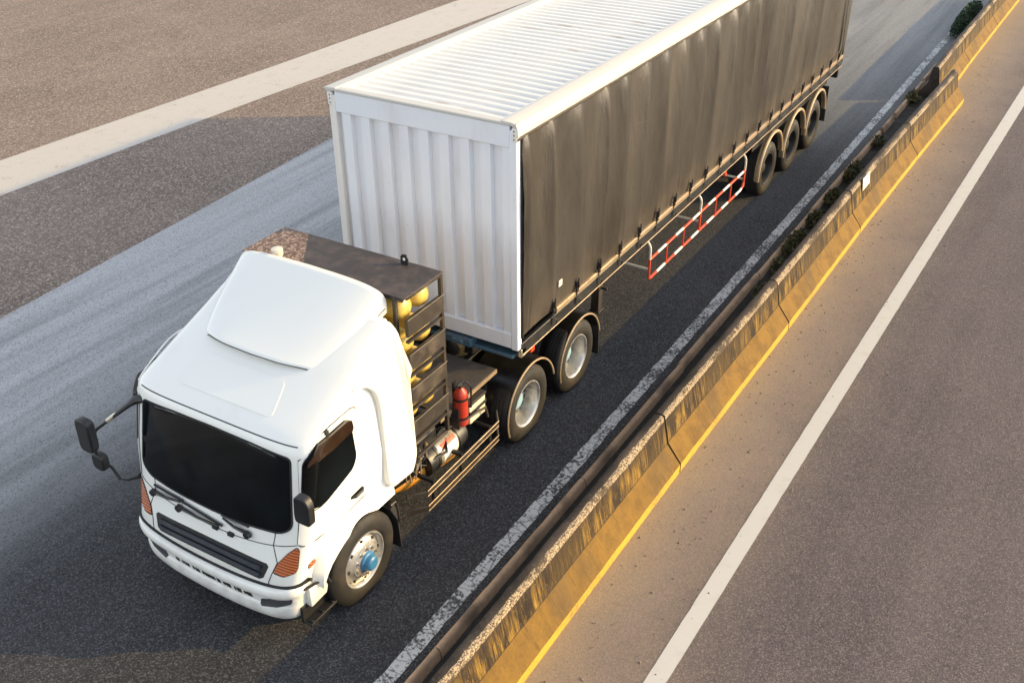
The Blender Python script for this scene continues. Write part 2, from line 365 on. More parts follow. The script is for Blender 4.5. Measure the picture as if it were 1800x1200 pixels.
# kerb: a row of long stones with joints
b = MB(); xk = -12.0
for L_ in [2.9, 2.9, 3.0, 2.9, 3.0, 2.9, 3.1, 2.9, 2.9, 2.0, 1.1, 1.4, 1.5, 1.7, 2.2, 3, 3, 3, 3, 3, 3]:
    gap = .015 if xk < 14 else .22
    n = max(3, int(L_ / .12)); xs = lin(xk, xk + L_ - gap, n); h = .125 + random.uniform(-.006, .006); dy = random.uniform(-.012, .012)
    def kp(x, j, h=h, dy=dy):
        e = .012 * noise.noise((x * 3, j * 5.0, 1)); yl, yr = -2.19 + dy - .004 * x, -2.265 + dy - .004 * x
        return [(x, yl + .015, 0), (x, yl + e * .5, h - .03), (x, yl - .025, h + e * .3), (x, yr + .02 + e, h - .004), (x, yr + e, h - .03), (x, yr - .02, 0)][j]
    b.grid(lambda x, j: kp(x, j), xs, range(6))
    for xe in (xs[0], xs[-1]): b.add([kp(xe, j) for j in range(6)], [tuple(range(6))])
    xk += L_
tag(obj('kerb', b, 'kerb', ang=60), 'low row of stained kerb stones beside the barrier', kind='structure')
sheet('drain_strip', [(-12, -2.9), (60, -2.9), (60, -2.3), (-12, -2.3)], .012, 'soil', 'dark soil strip between kerb and barrier')

# ---------------------------------------------------------------- barrier segments
def barrier(x0, x1, y0, y1, label, seed, chips):
    L_ = x1 - x0 - .03; n = int(L_ / .035); xs = lin(0, L_, n); b = MB()
    prof = [(.0, 0), (.0, .135), (.055, .205), (.185, .37), (.215, .53), (.245, .70), (.258, .738), (.28, .75), (.365, .748), (.385, .738), (.395, .70), (.44, .36), (.60, .14), (.60, 0)]
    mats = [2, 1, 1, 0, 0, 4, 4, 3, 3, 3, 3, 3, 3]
    def pt(x, j):
        py, pz = prof[j]; e = noise.noise((x * 2.4 + seed * 9, j * .7, seed)); e2 = noise.noise((x * 9 + seed, j * 1.3, seed * 3))
        if j in (5, 6, 7):
            c = max(0, noise.noise((x * 1.9 + seed * 4, 3.3, 1)) + .15 + .5 * chips * noise.noise((x * 7, seed, 2)) + .5 * noise.noise((x * 26, seed, 5)))
            w = .014 + .02 * c
            if j == 5: pz -= w * .9; py += .002
            if j == 6: pz -= .012 * c + .006 * e2; py += .012 * c
            if j == 7: py += w * .9 + .012 * e2
        elif 1 <= j <= 4: py += .004 * e2; pz += .008 * e if j == 1 else 0
        elif j > 7: py += .006 * e2; pz += .004 * e
        return (x, py, pz)
    b.grid(pt, xs, range(len(prof))); k = 0
    fi = len(b.mi)
    nn = len(xs) - 1
    for j in range(len(prof) - 1):
        for i in range(nn):
            mi = mats[j]; x = xs[i]
            b.mi[j * nn + i] = mi
    for xe in (0, L_): b.add([pt(xe, j) for j in range(len(prof))], [tuple(range(len(prof)))], 3)
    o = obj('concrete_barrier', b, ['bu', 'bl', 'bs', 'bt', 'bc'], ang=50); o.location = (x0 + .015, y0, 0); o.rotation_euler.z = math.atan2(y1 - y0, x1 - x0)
    return tag(o, label, 'barrier', 'concrete barrier segments along the median')
segs = [(-5.3, 3.5, -3.08, -3.14, 'longest weathered yellow barrier segment with gritty pale top edge, beside the truck cab'),
        (3.5, 7.4, -3.14, -3.20, 'weathered yellow barrier segment beside the drive wheels, second joint to third joint'),
        (7.4, 11.2, -3.20, -3.235, 'yellow barrier segment with pale chipped patches, beside the red and white side guard'),
        (11.2, 15.2, -3.235, -3.32, 'yellow barrier segment carrying the small white plate'),
        (15.2, 19.4, -3.32, -3.44, 'yellow barrier segment beside the trailer rear end, just before the row steps sideways'),
        (19.4, 22.5, -3.02, -3.0, 'short yellow barrier segment stepped towards the truck lane'),
        (22.5, 26.6, -3.0, -3.02, 'yellow barrier segment beside the dark green hedge'),
        (26.6, 30.6, -3.02, -3.05, 'yellow barrier segment at the top picture edge')]
for i, (a, c, ya, yc, lab) in enumerate(segs): barrier(a, c, ya, yc, lab, i + 1.37, 1.0)

sg = thing('marker_plate', 'small white rectangular plate with faint grey marks, fixed on the yellow barrier', 'sign', (11.98, -3.035, .675))
b = MB(); b.box(-.21, .21, -.006, .006, -.11, .11); p_ = obj('plate_panel', b, 'plate', sg, .004)
b = MB()
for (px, pz, w, h) in [(-.17, .05, .03, .05), (-.16, -.045, .045, .03), (-.02, .06, .03, .02), (.05, .045, .02, .03), (.13, .075, .05, .012), (-.06, -.06, .02, .03)]: b.cut(); b.box(px - w / 2, px + w / 2, -.0085, -.0065, pz - h / 2, pz + h / 2)
obj('plate_mark', b, 'grey', sg); sg.rotation_euler = (R(-7), 0, R(-1))

# ---------------------------------------------------------------- weeds in the gap
def weed(x, y, z, r, h, n, mat, label, stretch=1.0, cat='plant', name='weed_clump'):
    b = MB(); st = MB()
    for k in range(n):
        a = random.uniform(0, 6.28); d = r * math.sqrt(random.random()); px, py = d * math.cos(a) * stretch, d * math.sin(a)
        pz = h * (1 - (d / r) ** 2 * .6) * random.uniform(.25, 1.05); s_ = random.uniform(.02, .05)
        ax = Vector((random.uniform(-1, 1), random.uniform(-1, 1), random.uniform(-.2, 1))).normalized(); bx = ax.cross(Vector((random.uniform(-1, 1), random.uniform(-1, 1), random.uniform(-1, 1)))).normalized()
        c = Vector((px, py, pz)); q = [c - ax * s_, c + bx * s_ * .45, c + ax * s_ * 1.2, c - bx * s_ * .45]; b.add(q, [(0, 1, 2, 3)])
        if k % 6 == 0: st.tube([(px * .3, py * .3, 0), (px * .7, py * .7, pz * .6), (px, py, pz)], [.005, .004, .002], 4)
    o = thing(name, label, cat, (x, y, z)); obj('leaves', b, mat, o, smooth=False, recalc=False); obj('stems', st, 'leaf', o)
    o['group'] = 'weeds in the gap behind the barrier'; return o
for (x, y, r, h, n, sx, lab) in [
    (8.25, -2.5, .13, .2, 90, 2.2, 'smallest weed tuft in the gap behind the barrier, nearest the camera'),
    (9.2, -2.46, .14, .24, 120, 1.8, 'small weed tuft beside the kerb, just before the long weed clump'),
    (10.1, -2.45, .2, .3, 420, 2.6, 'largest dry green weed clump in the kerb gap beside the side guard'),
    (11.25, -2.44, .15, .26, 230, 2.2, 'weed clump level with the first trailer wheel, second past the largest clump'),
    (12.35, -2.42, .15, .24, 220, 2.4, 'dense weed clump in the gap beside the white barrier plate'),
    (13.75, -2.42, .16, .28, 330, 3.0, 'long olive weed row in the gap beside the middle trailer wheel'),
    (15.7, -2.4, .14, .22, 190, 2.2, 'weed clump beside the last trailer wheel at the kerb joint'),
    (18.9, -2.4, .18, .3, 230, 1.6, 'brownish weed clump between the separated far kerb stones')]:
    weed(x, y, .01, r, h, n, 'leaf', lab, sx)
weed(26.8, -2.14, 0, .24, .55, 2300, 'leaf2', 'long dark green hedge left of the far barrier at the top edge', 8.5, 'hedge', 'hedge')['group'] = 'hedge by the barrier'

# grit and small stones lying on the right-hand lane beside the barrier
b = MB()
for k in range(1500):
    x = random.uniform(-1.5, 24); y = -3.2 - abs(random.gauss(0, .55)); 
    if k > 1150: y = random.uniform(-9, -3.3)
    s_ = random.choice([.004, .005, .006, .007, .008, .01, .013, .018]) * random.uniform(.7, 1.2); a = random.uniform(0, 3)
    v = [(x + s_ * math.cos(a + i * 1.257) * random.uniform(.7, 1.2), y + s_ * math.sin(a + i * 1.257) * random.uniform(.7, 1.2), .003) for i in range(5)] + [(x, y, .004 + s_ * .9)]
    b.add(v, [(i, (i + 1) % 5, 5) for i in range(5)])
tag(obj('loose_grit', b, 'pebble', smooth=False), 'loose grit scattered on the lane by the barrier', kind='stuff')

# ---------------------------------------------------------------- wheels
def wheel(parent, x, yface, side, Rt, style, dual):
    """side -1: visible side; yface is the outer face of the tyre"""
    s = -side; zc = Rt - .012; c = (x, yface, zc)      # h grows inwards
    k = Rt / .506
    tp = [(.30, .045), (.318, .018), (.345, .004), (.40, -.002), (.445, .004), (.47, .02), (.492, .034), (.503, .05), (.506, .085), (.506, .098), (.495, .10), (.495, .11), (.506, .112), (.506, .143), (.495, .145), (.495, .155), (.506, .157), (.506, .19), (.495, .192), (.495, .202), (.506, .204), (.504, .245), (.49, .265), (.46, .285), (.40, .29), (.33, .28), (.30, .25)]
    w = MB(); w.lathe([(r * k, h) for r, h in tp], c, 56, sgn=s)
    if dual: w.lathe([(r * k, h + .325) for r, h in tp], c, 40, sgn=s)
    o = obj('wheel', w, 'tyre', parent, ang=50)
    r_ = MB(); rm = 'rimdark' if style == 'trailer' else 'rim'
    lip = [(.302, .05), (.312, .03), (.308, .018), (.296, .018), (.286, .03)]
    if style == 'front':
        r_.lathe(lip + [(.276, .07), (.262, .078), (.245, .052), (.215, .03), (.178, .022), (.172, .004), (.12, -.006), (.1, -.006)], c, 56, sgn=s)
    else:
        r_.lathe(lip + [(.276, .05), (.272, .15), (.262, .205)], c, 56, sgn=s)
        r_.lathe([(.262, .205), (.24, .225), (.2, .215), (.17, .185), (.13, .18), (.11, .175)], c, 56, 1, sgn=s)
    obj('rim', r_, [rm, 'disc' if style == 'drive' else rm], o, ang=40)
    h_ = MB(); off = -.006 if style == 'front' else .175
    pr = [(.112, off), (.106, off - .02), (.088, off - .03), (.078, off - .075), (.06, off - .09), (.0, off - .092)] if style == 'front' else [(.125, off + .02), (.115, off - .015), (.10, off - .025), (.0, off - .03)] if style == 'drive' else [(.12, off), (.1, off - .05), (.085, off - .09), (.05, off - .1), (0, off - .1)]
    h_.lathe(pr, c, 24, sgn=s)
    obj('hub_cap', h_, {'front': 'hubblue', 'drive': 'hubpale', 'trailer': 'rimdark'}[style], o)
    nb = MB(); rn, no = (.146, -.002) if style == 'front' else (.15, .182)
    for j in range(10):
        nb.cut(); a = 2 * math.pi * j / 10 + .2; cc = (x + rn * math.cos(a), yface + s * no, zc + rn * math.sin(a))
        nb.lathe([(.016, .01), (.015, -.022), (.0, -.026)], cc, 6, sgn=s)
    obj('wheel_nut', nb, 'nut' if style != 'trailer' else 'rimdark', o)
    hb = MB()
    for j in range(8 if style == 'front' else 5):
        hb.cut()
        a = 2 * math.pi * j / (8 if style == 'front' else 5); rr, hh = (.232, .0405) if style == 'front' else (.218, .219)
        cc = (x + rr * math.cos(a), yface + s * (hh - .006), zc + rr * math.sin(a)); hb.lathe([(.02, .01), (.02, 0), (0, 0)], cc, 10, sgn=s)
    obj('hand_hole', hb, 'gap', o)
    return o
def fender(parent, x, y, side, r, w, a0, a1, zc, thick=.03, mats=('fenderb', 'fender')):
    s = -side; b = MB(); n = 28
    b.lathe([(r, 0), (r, w), (r - thick * .4, w), (r - thick * .4, 0), (r, 0)], (x, y, zc), n, a0=R(a0), a1=R(a1), sgn=s)
    o = obj('fender', b, mats[0], parent)
    e = MB(); e.tube([(x + (r - .012) * math.cos(R(a0 + (a1 - a0) * i / n)), y, zc + (r - .012) * math.sin(R(a0 + (a1 - a0) * i / n))) for i in range(n + 1)], thick * .62, 8)
    obj('fender_rim', e, mats[1], o)
    return o

# ---------------------------------------------------------------- tractor truck
T = thing('tractor_truck', 'white cab-over tractor truck with roof air deflector, hitched to the grey curtain trailer', 'truck', (0, 0, 0))
XR = .80
XF = [(.26, -.925), (.45, -.945), (.66, -.955), (.80, -.955), (.95, -.90), (1.25, -.805), (1.45, -.765), (2.11, -.625), (2.2, -.60), (2.24, -.56), (2.3, -.455), (2.42, -.23), (2.6, .10), (2.75, .40), (2.88, .70)]
WW = [(.26, 1.0), (.45, 1.04), (.66, 1.06), (.95, 1.085), (1.3, 1.125), (1.6, 1.15), (2.11, 1.13), (2.3, 1.125), (2.5, 1.115), (2.65, 1.10), (2.75, 1.08), (2.88, 1.03)]
NN = [(.26, 5.0), (2.1, 5.0), (2.3, 4.8), (2.6, 4.6), (2.88, 4.4)]
def DD(z): return min(.28, XR - interp(XF, z) - .03)
def F(y, z, o=0.0):
    """cab skin seen from the front; o pushes out along the normal"""
    def f(y, z):
        w, n, D = interp(WW, z), interp(NN, z), DD(z); t = min(.9999, abs(y) / w)
        return Vector((interp(XF, z) + D - D * (1 - t ** n) ** (1 / n), y, z))
    p = f(y, z)
    if o:
        e = .01; nrm = (f(y, z + e) - f(y, z - e)).cross(f(y + e, z) - f(y - e, z)).normalized()
        if nrm.x > 0: nrm = -nrm
        p = p + nrm * o
    return p
def G(x, z, o=0.0, side=-1):
    def g(x, z):
        w, n, D = interp(WW, z), interp(NN, z), DD(z); xc = interp(XF, z) + D
        if x >= xc: return Vector((x, w, z))
        t = min(.9999, (xc - x) / D); return Vector((x, w * (1 - t ** n) ** (1 / n), z))
    p = g(x, z)
    if o:
        e = .008; nrm = (g(x, z + e) - g(x, z - e)).cross(g(x + e, z) - g(x - e, z)).normalized()
        if nrm.y < 0: nrm = -nrm
        p = p + nrm * o
    return Vector((p.x, p.y * -side * -1 if side > 0 else -p.y, p.z)) if side < 0 else p
def patch(fn, poly, o, nr=22, nc=22, depth=.02):
    """fill a polygon, monotone in b, on the surface fn(a, b, offset), with a skirt"""
    bs = [q[1] for q in poly]; b0, b1 = min(bs), max(bs); rows = [b0 + (b1 - b0) * (i + .002) / (nr - 1 + .004) for i in range(nr)]; k = len(poly); mb = MB(); top = []
    for b in rows:
        xs = []
        for i in range(k):
            (a0, c0), (a1, c1) = poly[i], poly[(i + 1) % k]
            if (c0 - b) * (c1 - b) <= 0 and c0 != c1: xs.append(a0 + (a1 - a0) * (b - c0) / (c1 - c0))
        lo, hi = min(xs), max(xs); top.append([(lo + (hi - lo) * j / (nc - 1), b) for j in range(nc)])
    v = [fn(a, b, o) for r in top for (a, b) in r]
    mb.add(v, [(i * nc + j, i * nc + j + 1, (i + 1) * nc + j + 1, (i + 1) * nc + j) for i in range(nr - 1) for j in range(nc - 1)])
    ring = [top[0][j] for j in range(nc)] + [top[i][-1] for i in range(1, nr)] + [top[-1][j] for j in range(nc - 2, -1, -1)] + [top[i][0] for i in range(nr - 2, 0, -1)]
    m = len(ring); v = [fn(a, b, o) for a, b in ring] + [fn(a, b, o - depth) for a, b in ring]
    mb.add(v, [(i, i + m, (i + 1) % m + m, (i + 1) % m) for i in range(m)])
    return mb
def seam(fn, pts, r=.005, sub=10):
    P = []
    for (a, b), (c, d) in zip(pts, pts[1:]):
        for i in range(sub): P.append(fn(a + (c - a) * i / sub, b + (d - b) * i / sub, .001))
    P.append(fn(*pts[-1], .001)); m = MB(); m.tube(P, r, 6); return m

# cab shell: rings round front and sides, with a raised arch over the front wheel
def zlow(x):
    if x < -.58: return .70
    d = x - .0
    if abs(d) < .555: return max(.62, .49 + math.sqrt(max(0, .555 ** 2 - d * d))) if d < .2 else max(1.0, .49 + math.sqrt(max(0, .555 ** 2 - d * d)))
    return 1.0 + .16 * min(1, max(0, (x - .4) / .4)) if x > 0 else .62
ang = [0] + [R(a) for a in (3, 7, 12, 18, 24, 30, 36, 42, 48, 54, 60, 66, 72, 77, 81, 84, 86.5, 88.5, 90)]
zr = [.70, .8, .95, 1.1, 1.25, 1.35, 1.45, 1.6, 1.8, 2.0, 2.11, 2.2, 2.24, 2.3, 2.36, 2.42, 2.5, 2.6, 2.68, 2.75, 2.82, 2.88]
sidex = lin(0, 1, 26)[1:]
def ringpt(col, z0):
    kind, val = col
    def at(z):
        w, n, D = interp(WW, z), interp(NN, z), DD(z); xc = interp(XF, z) + D
        if kind == 'a': return Vector((xc - D * abs(math.cos(val)) ** (2 / n), w * abs(math.sin(val)) ** (2 / n), z))
        return Vector((xc + (XR - xc) * val, w, z))
    x = at(1.0).x if z0 < 2.2 else 0; z = z0
    if z0 < 2.11 and (kind == 's' or val > R(60)): zl = zlow(x); z = zl + (z0 - .70) * (2.11 - zl) / (2.11 - .70)
    return at(z)
cols = [('a', a) for a in ang] + [('s', t) for t in sidex]
b = MB(); allc = [(1, c) for c in reversed(cols)] + [(-1, c) for c in cols[1:]]
def rp(i, j):
    s_, c = allc[i]; q = ringpt(c, zr[j]); k = 1.0
    if s_ > 0: k = 1 - .10 * min(1, max(0, (q.z - 2.2) / .45))
    fl = .10 * min(1, max(0, (1.10 - q.z) / .10)) * min(1, max(0, (.80 - abs(q.x)) / .18)) if c[0] == 's' else 0      # wheel arch flare
    return (q.x, (q.y + fl) * s_ * k, q.z)
b.grid(rp, range(len(allc)), range(len(zr)))
n = len(allc); b.add([rp(i, len(zr) - 1) for i in range(n)], [tuple(range(n))])
b.add([rp(0, j) for j in range(len(zr))] + [rp(n - 1, j) for j in range(len(zr))], [(j, j + 1, len(zr) + j + 1, len(zr) + j) for j in range(len(zr) - 1)])
CAB = obj('cab', b, 'cab', T, ang=40)
# dark underside of the cab
b = MB(); b.box(-.72, .78, -.95, .95, .72, 1.0); obj('cab_floor', b, 'chassis', CAB)

def sub(name, mb, mat, parent=None, **k): return obj(name, mb, mat, parent or CAB, **k)
# windshield
ws = roundpoly([(-.985, 1.40), (-.86, 1.315), (-.45, 1.262), (0, 1.25), (.45, 1.262), (.86, 1.315), (.985, 1.40), (.945, 2.10), (.5, 2.122), (0, 2.128), (-.5, 2.122), (-.945, 2.10)], [.09, .1, .2, 0, .2, .1, .09, .05, 0, 0, 0, .05])
sub('windshield', patch(F, ws, .006, 26, 44), 'glass', T)
sub('windshield_seal', seam(F, ws + [ws[0]], .011, 2), 'gap', T)
# lip above the windshield and roof swage
sub('roof_lip', seam(F, [(y, 2.213) for y in lin(-1.0, 1.0, 21)], .006, 2), 'gap')
sub('roof_swage', patch(F, roundpoly([(-.60, 2.315), (.60, 2.315), (.5, 2.50), (-.5, 2.50)], .05), .006, 16, 20), 'cab', bevel=.003)
# front panel seams, grille, lamps
for s in (-1, 1):
    sub('panel_seam', seam(F, [(s * .80, 1.30), (s * .785, 1.171), (s * .845, 1.01), (s * .80, .89), (s * .765, .765)], .0045), 'gap')
sub('panel_seam', seam(F, [(y, 1.093 + .128 * (abs(y)) ** 2.2) for y in lin(-1.03, 1.03, 25)], .0042, 2), 'gap')
g = sub('grille', patch(F, roundpoly([(-.70, .795), (.70, .795), (.76, .965), (-.76, .965)], .035), .004, 8, 40), 'black', T)
for (za, zb_) in ((.825, .86), (.885, .925)):
    sub('grille_bar', patch(F, roundpoly([(-.66, za), (.66, za), (.68, zb_), (-.68, zb_)], .012), .03, 5, 40, .03), 'grillebar', g)
for s in (-1, 1):
    lampoly = [(s * .815, .90), (s * .925, .893), (s * 1.03, .95), (s * 1.045, 1.0), (s * 1.05, 1.18), (s * 1.03, 1.205), (s * .95, 1.13), (s * .85, 1.0)]
    o = sub('corner_lamp', patch(F, roundpoly(lampoly, .02), .008, 22, 18), 'amber', T)
    sub('lamp_bezel', seam(F, roundpoly(lampoly, .02) + [roundpoly(lampoly, .02)[0]], .007, 2), 'gap', o)
# bumper
def Bf(y, z, o=0.0):
    p = F(y, z, 0); bulge = .055 * math.sin(math.pi * min(1, max(0, (z - .545) / .15))) ** .5 if .545 < z < .695 else (.035 * math.sin(math.pi * (z - .25) / .19) ** .6 if .25 < z < .44 else 0)
    k = max(0, 1 - abs(y) / 1.16); return Vector((p.x - (bulge + o) * (.35 + .65 * min(1, k * 4)), p.y * (1 + (bulge + o) * .25), p.z + .10 * y * y))
bz = [.262, .272, .29, .32, .355, .39, .415, .432, .442, .49, .54, .55, .56, .58, .61, .64, .665, .68, .69, .693]
by = [math.sin(R(a)) for a in lin(-90, 90, 61)]
def bpt(t, z):
    w = interp(WW, z); y = t * w * .9999; p = Bf(y, z, .014)
    if z in (.262, .693): p.x += .05
    return p
b = MB(); b.grid(bpt, by, bz)
BUM = sub('bumper', b, 'cab', T, ang=40)
b = MB()
for k in range(15):
    b.cut(); y = -.53 + k * .0705; w = [.06, .03, .05, .018, .055, .026, .04, .06][k % 8]; h = [.042, .03, .045, .036][k % 4]
    for q in [patch(Bf, [(y, .492 - h / 2), (y + w, .492 - h / 2), (y + w + .014, .492 + h / 2), (y + .014, .492 + h / 2)], .021, 3, 3, .02)]: b.add(q.v, q.f)
sub('bumper_vent', b, 'gap', BUM)
for s in (-1, 1):
    fp = roundpoly([(s * .625, .41), (s * .80, .425), (s * .98, .475), (s * 1.0, .56), (s * .90, .555), (s * .64, .495)], .025)
    sub('fog_lamp', patch(Bf, fp, .021, 8, 14), 'lampglass', BUM)
    sub('fog_lamp_gap', seam(Bf, [(s * .515, .31), (s * .55, .325), (s * .575, .40), (s * .61, .50), (s * .66, .515)], .008), 'gap', BUM)
for s in (-1, 1): sub('bumper_slot', patch(Bf, roundpoly([(s * .24, .318), (s * .50, .315), (s * .51, .345), (s * .235, .348)], .01), .012, 4, 8), 'gap', BUM)
sub('tow_cover', patch(Bf, [(.20, .295), (.56, .295), (.56, .36), (.20, .36)], .012, 4, 8), 'boxp', BUM)
sub('bumper_gap', seam(F, [(y, .695 + .10 * y * y) for y in lin(-1.12, 1.12, 41)], .02, 2), 'gap')
# side doors, windows, seams, handles on both sides
for s in (-1, 1):
    g_ = (lambda x, z, o=0.0, s=s: (lambda p: Vector((p.x, s * abs(p.y), p.z)))(G(x, z, o)))
    door = roundpoly([(-.755, 1.22), (-.42, 1.20), (.16, 1.22), (.19, 1.36), (.20, 2.0), (.14, 2.33), (-.34, 2.30), (-.58, 2.10)], [.03, .05, .05, 0, .1, .12, .1, 0])
    d = sub('door', patch(g_, door, .008, 30, 24), 'cab', T)
    sub('door_gap', seam(g_, door + [door[0]], .006, 2), 'gap', d)
    win = roundpoly([(-.675, 1.60), (-.48, 1.57), (-.02, 1.69), (.045, 1.79), (.03, 2.13), (-.02, 2.255), (-.44, 2.23), (-.565, 2.09)], [.05, .08, .06, .05, .05, .06, .07, .05])
    w = sub('side_window', patch(g_, win, .014, 24, 20), 'glass', d)
    sub('window_frame', seam(g_, win + [win[0]], .011, 2), 'gap', d)
    vis = roundpoly([(-.565, 2.05), (.03, 2.11), (.015, 2.255), (-.44, 2.23)], [.02, .03, .05, .05])
    sub('rain_visor', patch(g_, vis, .045, 8, 20, .035), 'visor', d)
    hn = MB(); hn.tube([g_(-.07, 1.352, .012), g_(-.04, 1.36, .04), g_(.06, 1.366, .04), g_(.10, 1.362, .012)], [.012, .016, .016, .012], 8)
    sub('door_handle', hn, 'black', d)
    hp = patch(g_, roundpoly([(-.085, 1.325), (.11, 1.335), (.11, 1.385), (-.085, 1.375)], .025), .011, 6, 8); sub('handle_recess', hp, 'gap', d)
    sub('drip_rail', seam(g_, [(-.49, 2.20), (-.28, 2.33), (-.15, 2.395), (-.02, 2.435), (.12, 2.455)], .008), 'cab')
    sub('side_marker', patch(g_, roundpoly([(-.72, .93), (-.63, .94), (-.62, 1.0), (-.70, .99)], .02), .015, 6, 6), 'amber')
    rl = MB(); q = g_(-.30, 2.275, .012); rl.box(q.x - .022, q.x + .022, q.y - .012, q.y + .012, q.z - .02, q.z + .02); sub('roof_reflector', rl, 'black', d, bevel=.004)
    # painted sill between the bumper and the wheel arch, step below it
    sl = MB(); sl.prism(roundpoly([(-.76, .47), (-.53, .48), (-.50, .56), (-.55, .685), (-.76, .70)], .02), lambda x, z, s=s: (x, s * 1.105, z), lambda x, z, s=s: (x, s * .98, z)); sub('side_sill', sl, 'cab', bevel=.012, seg=3)
    sl = MB(); sl.tube([(-.80, s * 1.075, .725), (-.66, s * 1.112, .715), (-.53, s * 1.13, .69), (-.49, s * 1.13, .60)], .014, 6); sub('sill_gap', sl, 'gap')
    st = MB(); st.box(-.84, -.46, s * 1.15 if s < 0 else 1.02, s * 1.02 if s < 0 else 1.15, .30, .33); st.box(-.84, -.46, min(s * 1.05, s * 1.02), max(s * 1.05, s * 1.02), .30, .5)
    for xx in (-.80, -.65, -.5): st.box(xx - .012, xx + .012, min(s * 1.14, s * 1.09), max(s * 1.14, s * 1.09), .331, .345)
    sub('cab_step', st, 'chassis', T, bevel=.006)
    # rear corner fairing
    fp = roundpoly([(.10, 2.47), (.27, 2.44), (.37, 2.33), (.42, 2.15), (.444, 1.18), (.52, 1.07), (.86, 1.045), (.95, 1.2), (.925, 2.0), (.90, 2.72), (.82, 2.86), (.60, 2.80)], [.0, .06, .06, .08, .04, .05, .05, .1, .3, .07, .05, .1])
    if s > 0: fp = [(x, min(z, 2.42 + .1 * max(0, x - .4))) for x, z in fp]
    fm = MB(); fm.prism(fp, lambda x, z, s=s: (x, s * (1.19 - max(0, z - 2.35) * .26), z), lambda x, z, s=s: (x, s * (1.07 - max(0, z - 2.35) * .26), z))
    sub('corner_fairing', fm, 'cab', T, bevel=.028, seg=4, ang=25)
# wipers
for (pv, tip) in (((.78, 1.165), (.40, 1.20)), ((.41, 1.135), (-.12, 1.135)), ((-.49, 1.185), (-.17, 1.235))):
    m = MB(); m.tube([F(pv[0], pv[1], .02), F((pv[0] + tip[0]) / 2, (pv[1] + tip[1]) / 2, .045), F(tip[0], tip[1], .03)], [.020, .016, .012], 6)
    q = F(pv[0], pv[1], .015); m.lathe([(.042, 0), (.036, .04), (0, .046)], q, 12, axis='x', sgn=-1)
    bl = [F(tip[0] + (pv[0] - tip[0]) * t, tip[1] + .02 + (pv[1] + .075 - tip[1] - .02) * t, .022) for t in lin(-.08, 1.0, 9)]; m.tube(bl, .013, 5)
    sub('wiper', m, 'black', T)
m = MB()
for yy in (-.02, .18): 
    m.cut()
    q = F(yy - .25, 1.10, .01); m.box(q.x - .02, q.x + .02, q.y - .035, q.y + .035, q.z - .018, q.z + .018)
sub('washer_jet', m, 'black', bevel=.005)

# roof air deflector
def defl(u, v):
    """v from front to rear, u from visible side to far side"""
    x = .075 + .86 * v; W = .66 + .285 * v ** .55; zb = 2.50 + .36 * v; zt = 2.60 + .50 * (v ** 1.12)
    n = 7 - 1.5 * v; a = math.pi * u; cy = math.cos(a); sz = math.sin(a)
    y = -W * math.copysign(abs(cy) ** (2 / n), cy); z = zb + (zt - zb) * abs(sz) ** (2 / n)
    bow = .035 * (1 - (y / W) ** 2); x2 = x - .09 * (1 - v) * (1 - abs(y / W) ** 3) ; return (x2, y, z + bow * v)
us = sorted(set(lin(0, 1, 41) + [.01, .02, .98, .99, .04, .96]))
b = MB(); b.grid(defl, us, lin(0, 1, 22)); o = sub('roof_deflector', b, 'cab', T, ang=50, solid=.025)
m = MB(); m.tube([defl(u, .0) for u in us], .005, 6); m.tube([(lambda q: (q[0], q[1] - .003, q[2] + .015))(defl(.004, v)) for v in lin(0, .97, 12)], .005, 6); sub('deflector_seal', m, 'gap', o)

# mirrors
mr = MB(); mr.tube([(-.68, -1.06, 1.74), (-.80, -1.2, 1.75), (-.86, -1.28, 1.78)], .012, 8)
mr.tube([(-.86, -1.28, 1.76), (-.86, -1.28, 1.98)], .011, 8); o = sub('mirror_arm', mr, 'black', T)
m = MB(); m.prism(roundpoly([(-1.39, 1.72), (-1.22, 1.72), (-1.21, 1.79), (-1.23, 1.99), (-1.26, 2.02), (-1.36, 2.02), (-1.40, 1.95)], .04), lambda y, z: (-.915, y, z), lambda y, z: (-.83, y, z)); sub('mirror', m, 'black', o, bevel=.025, seg=3)
m = MB(); m.prism(roundpoly([(-1.37, 1.75), (-1.24, 1.75), (-1.25, 1.98), (-1.36, 1.98)], .03), lambda y, z: (-.829, y, z), lambda y, z: (-.826, y, z)); sub('mirror_glass', m, 'lampglass', o)
m = MB(); m.tube([(-.57, .98, 2.07), (-.60, 1.06, 2.055), (-.66, 1.12, 2.0), (-.80, 1.34, 1.80), (-.885, 1.42, 1.72), (-.92, 1.44, 1.62), (-.93, 1.44, 1.40), (-.84, 1.38, 1.24), (-.826, 1.31, 1.11), (-.80, 1.22, 1.12), (-.745, 1.08, 1.19)], [.045, .05, .03, .016, .016, .016, .016, .016, .016, .018, .03], 8)
o = sub('mirror_arm', m, 'black', T)
m = MB(); m.tube([(-.69, 1.17, 1.955), (-.79, 1.33, 1.812)], .023, 8); sub('arm_sleeve', m, 'silver', o)
def lens_box(c, w, h, d, mat, name, tilt=0):
    m = MB(); m.prism(roundpoly([(-w / 2, -h / 2), (w / 2, -h / 2), (w / 2, h / 2), (-w / 2, h / 2)], w * .4), lambda y, z: (c[0] - d / 2, c[1] + y + z * tilt, c[2] + z), lambda y, z: (c[0] + d / 2, c[1] + y + z * tilt, c[2] + z)); sub(name, m, mat, o, bevel=.02, seg=3)
lens_box((-.955, 1.475, 1.69), .20, .40, .09, 'black', 'mirror', -.03)
lens_box((-.905, 1.475, 1.69), .17, .36, .012, 'lampglass', 'mirror_glass', -.03)
lens_box((-.915, 1.42, 1.36), .17, .20, .09, 'black', 'wide_angle_mirror')

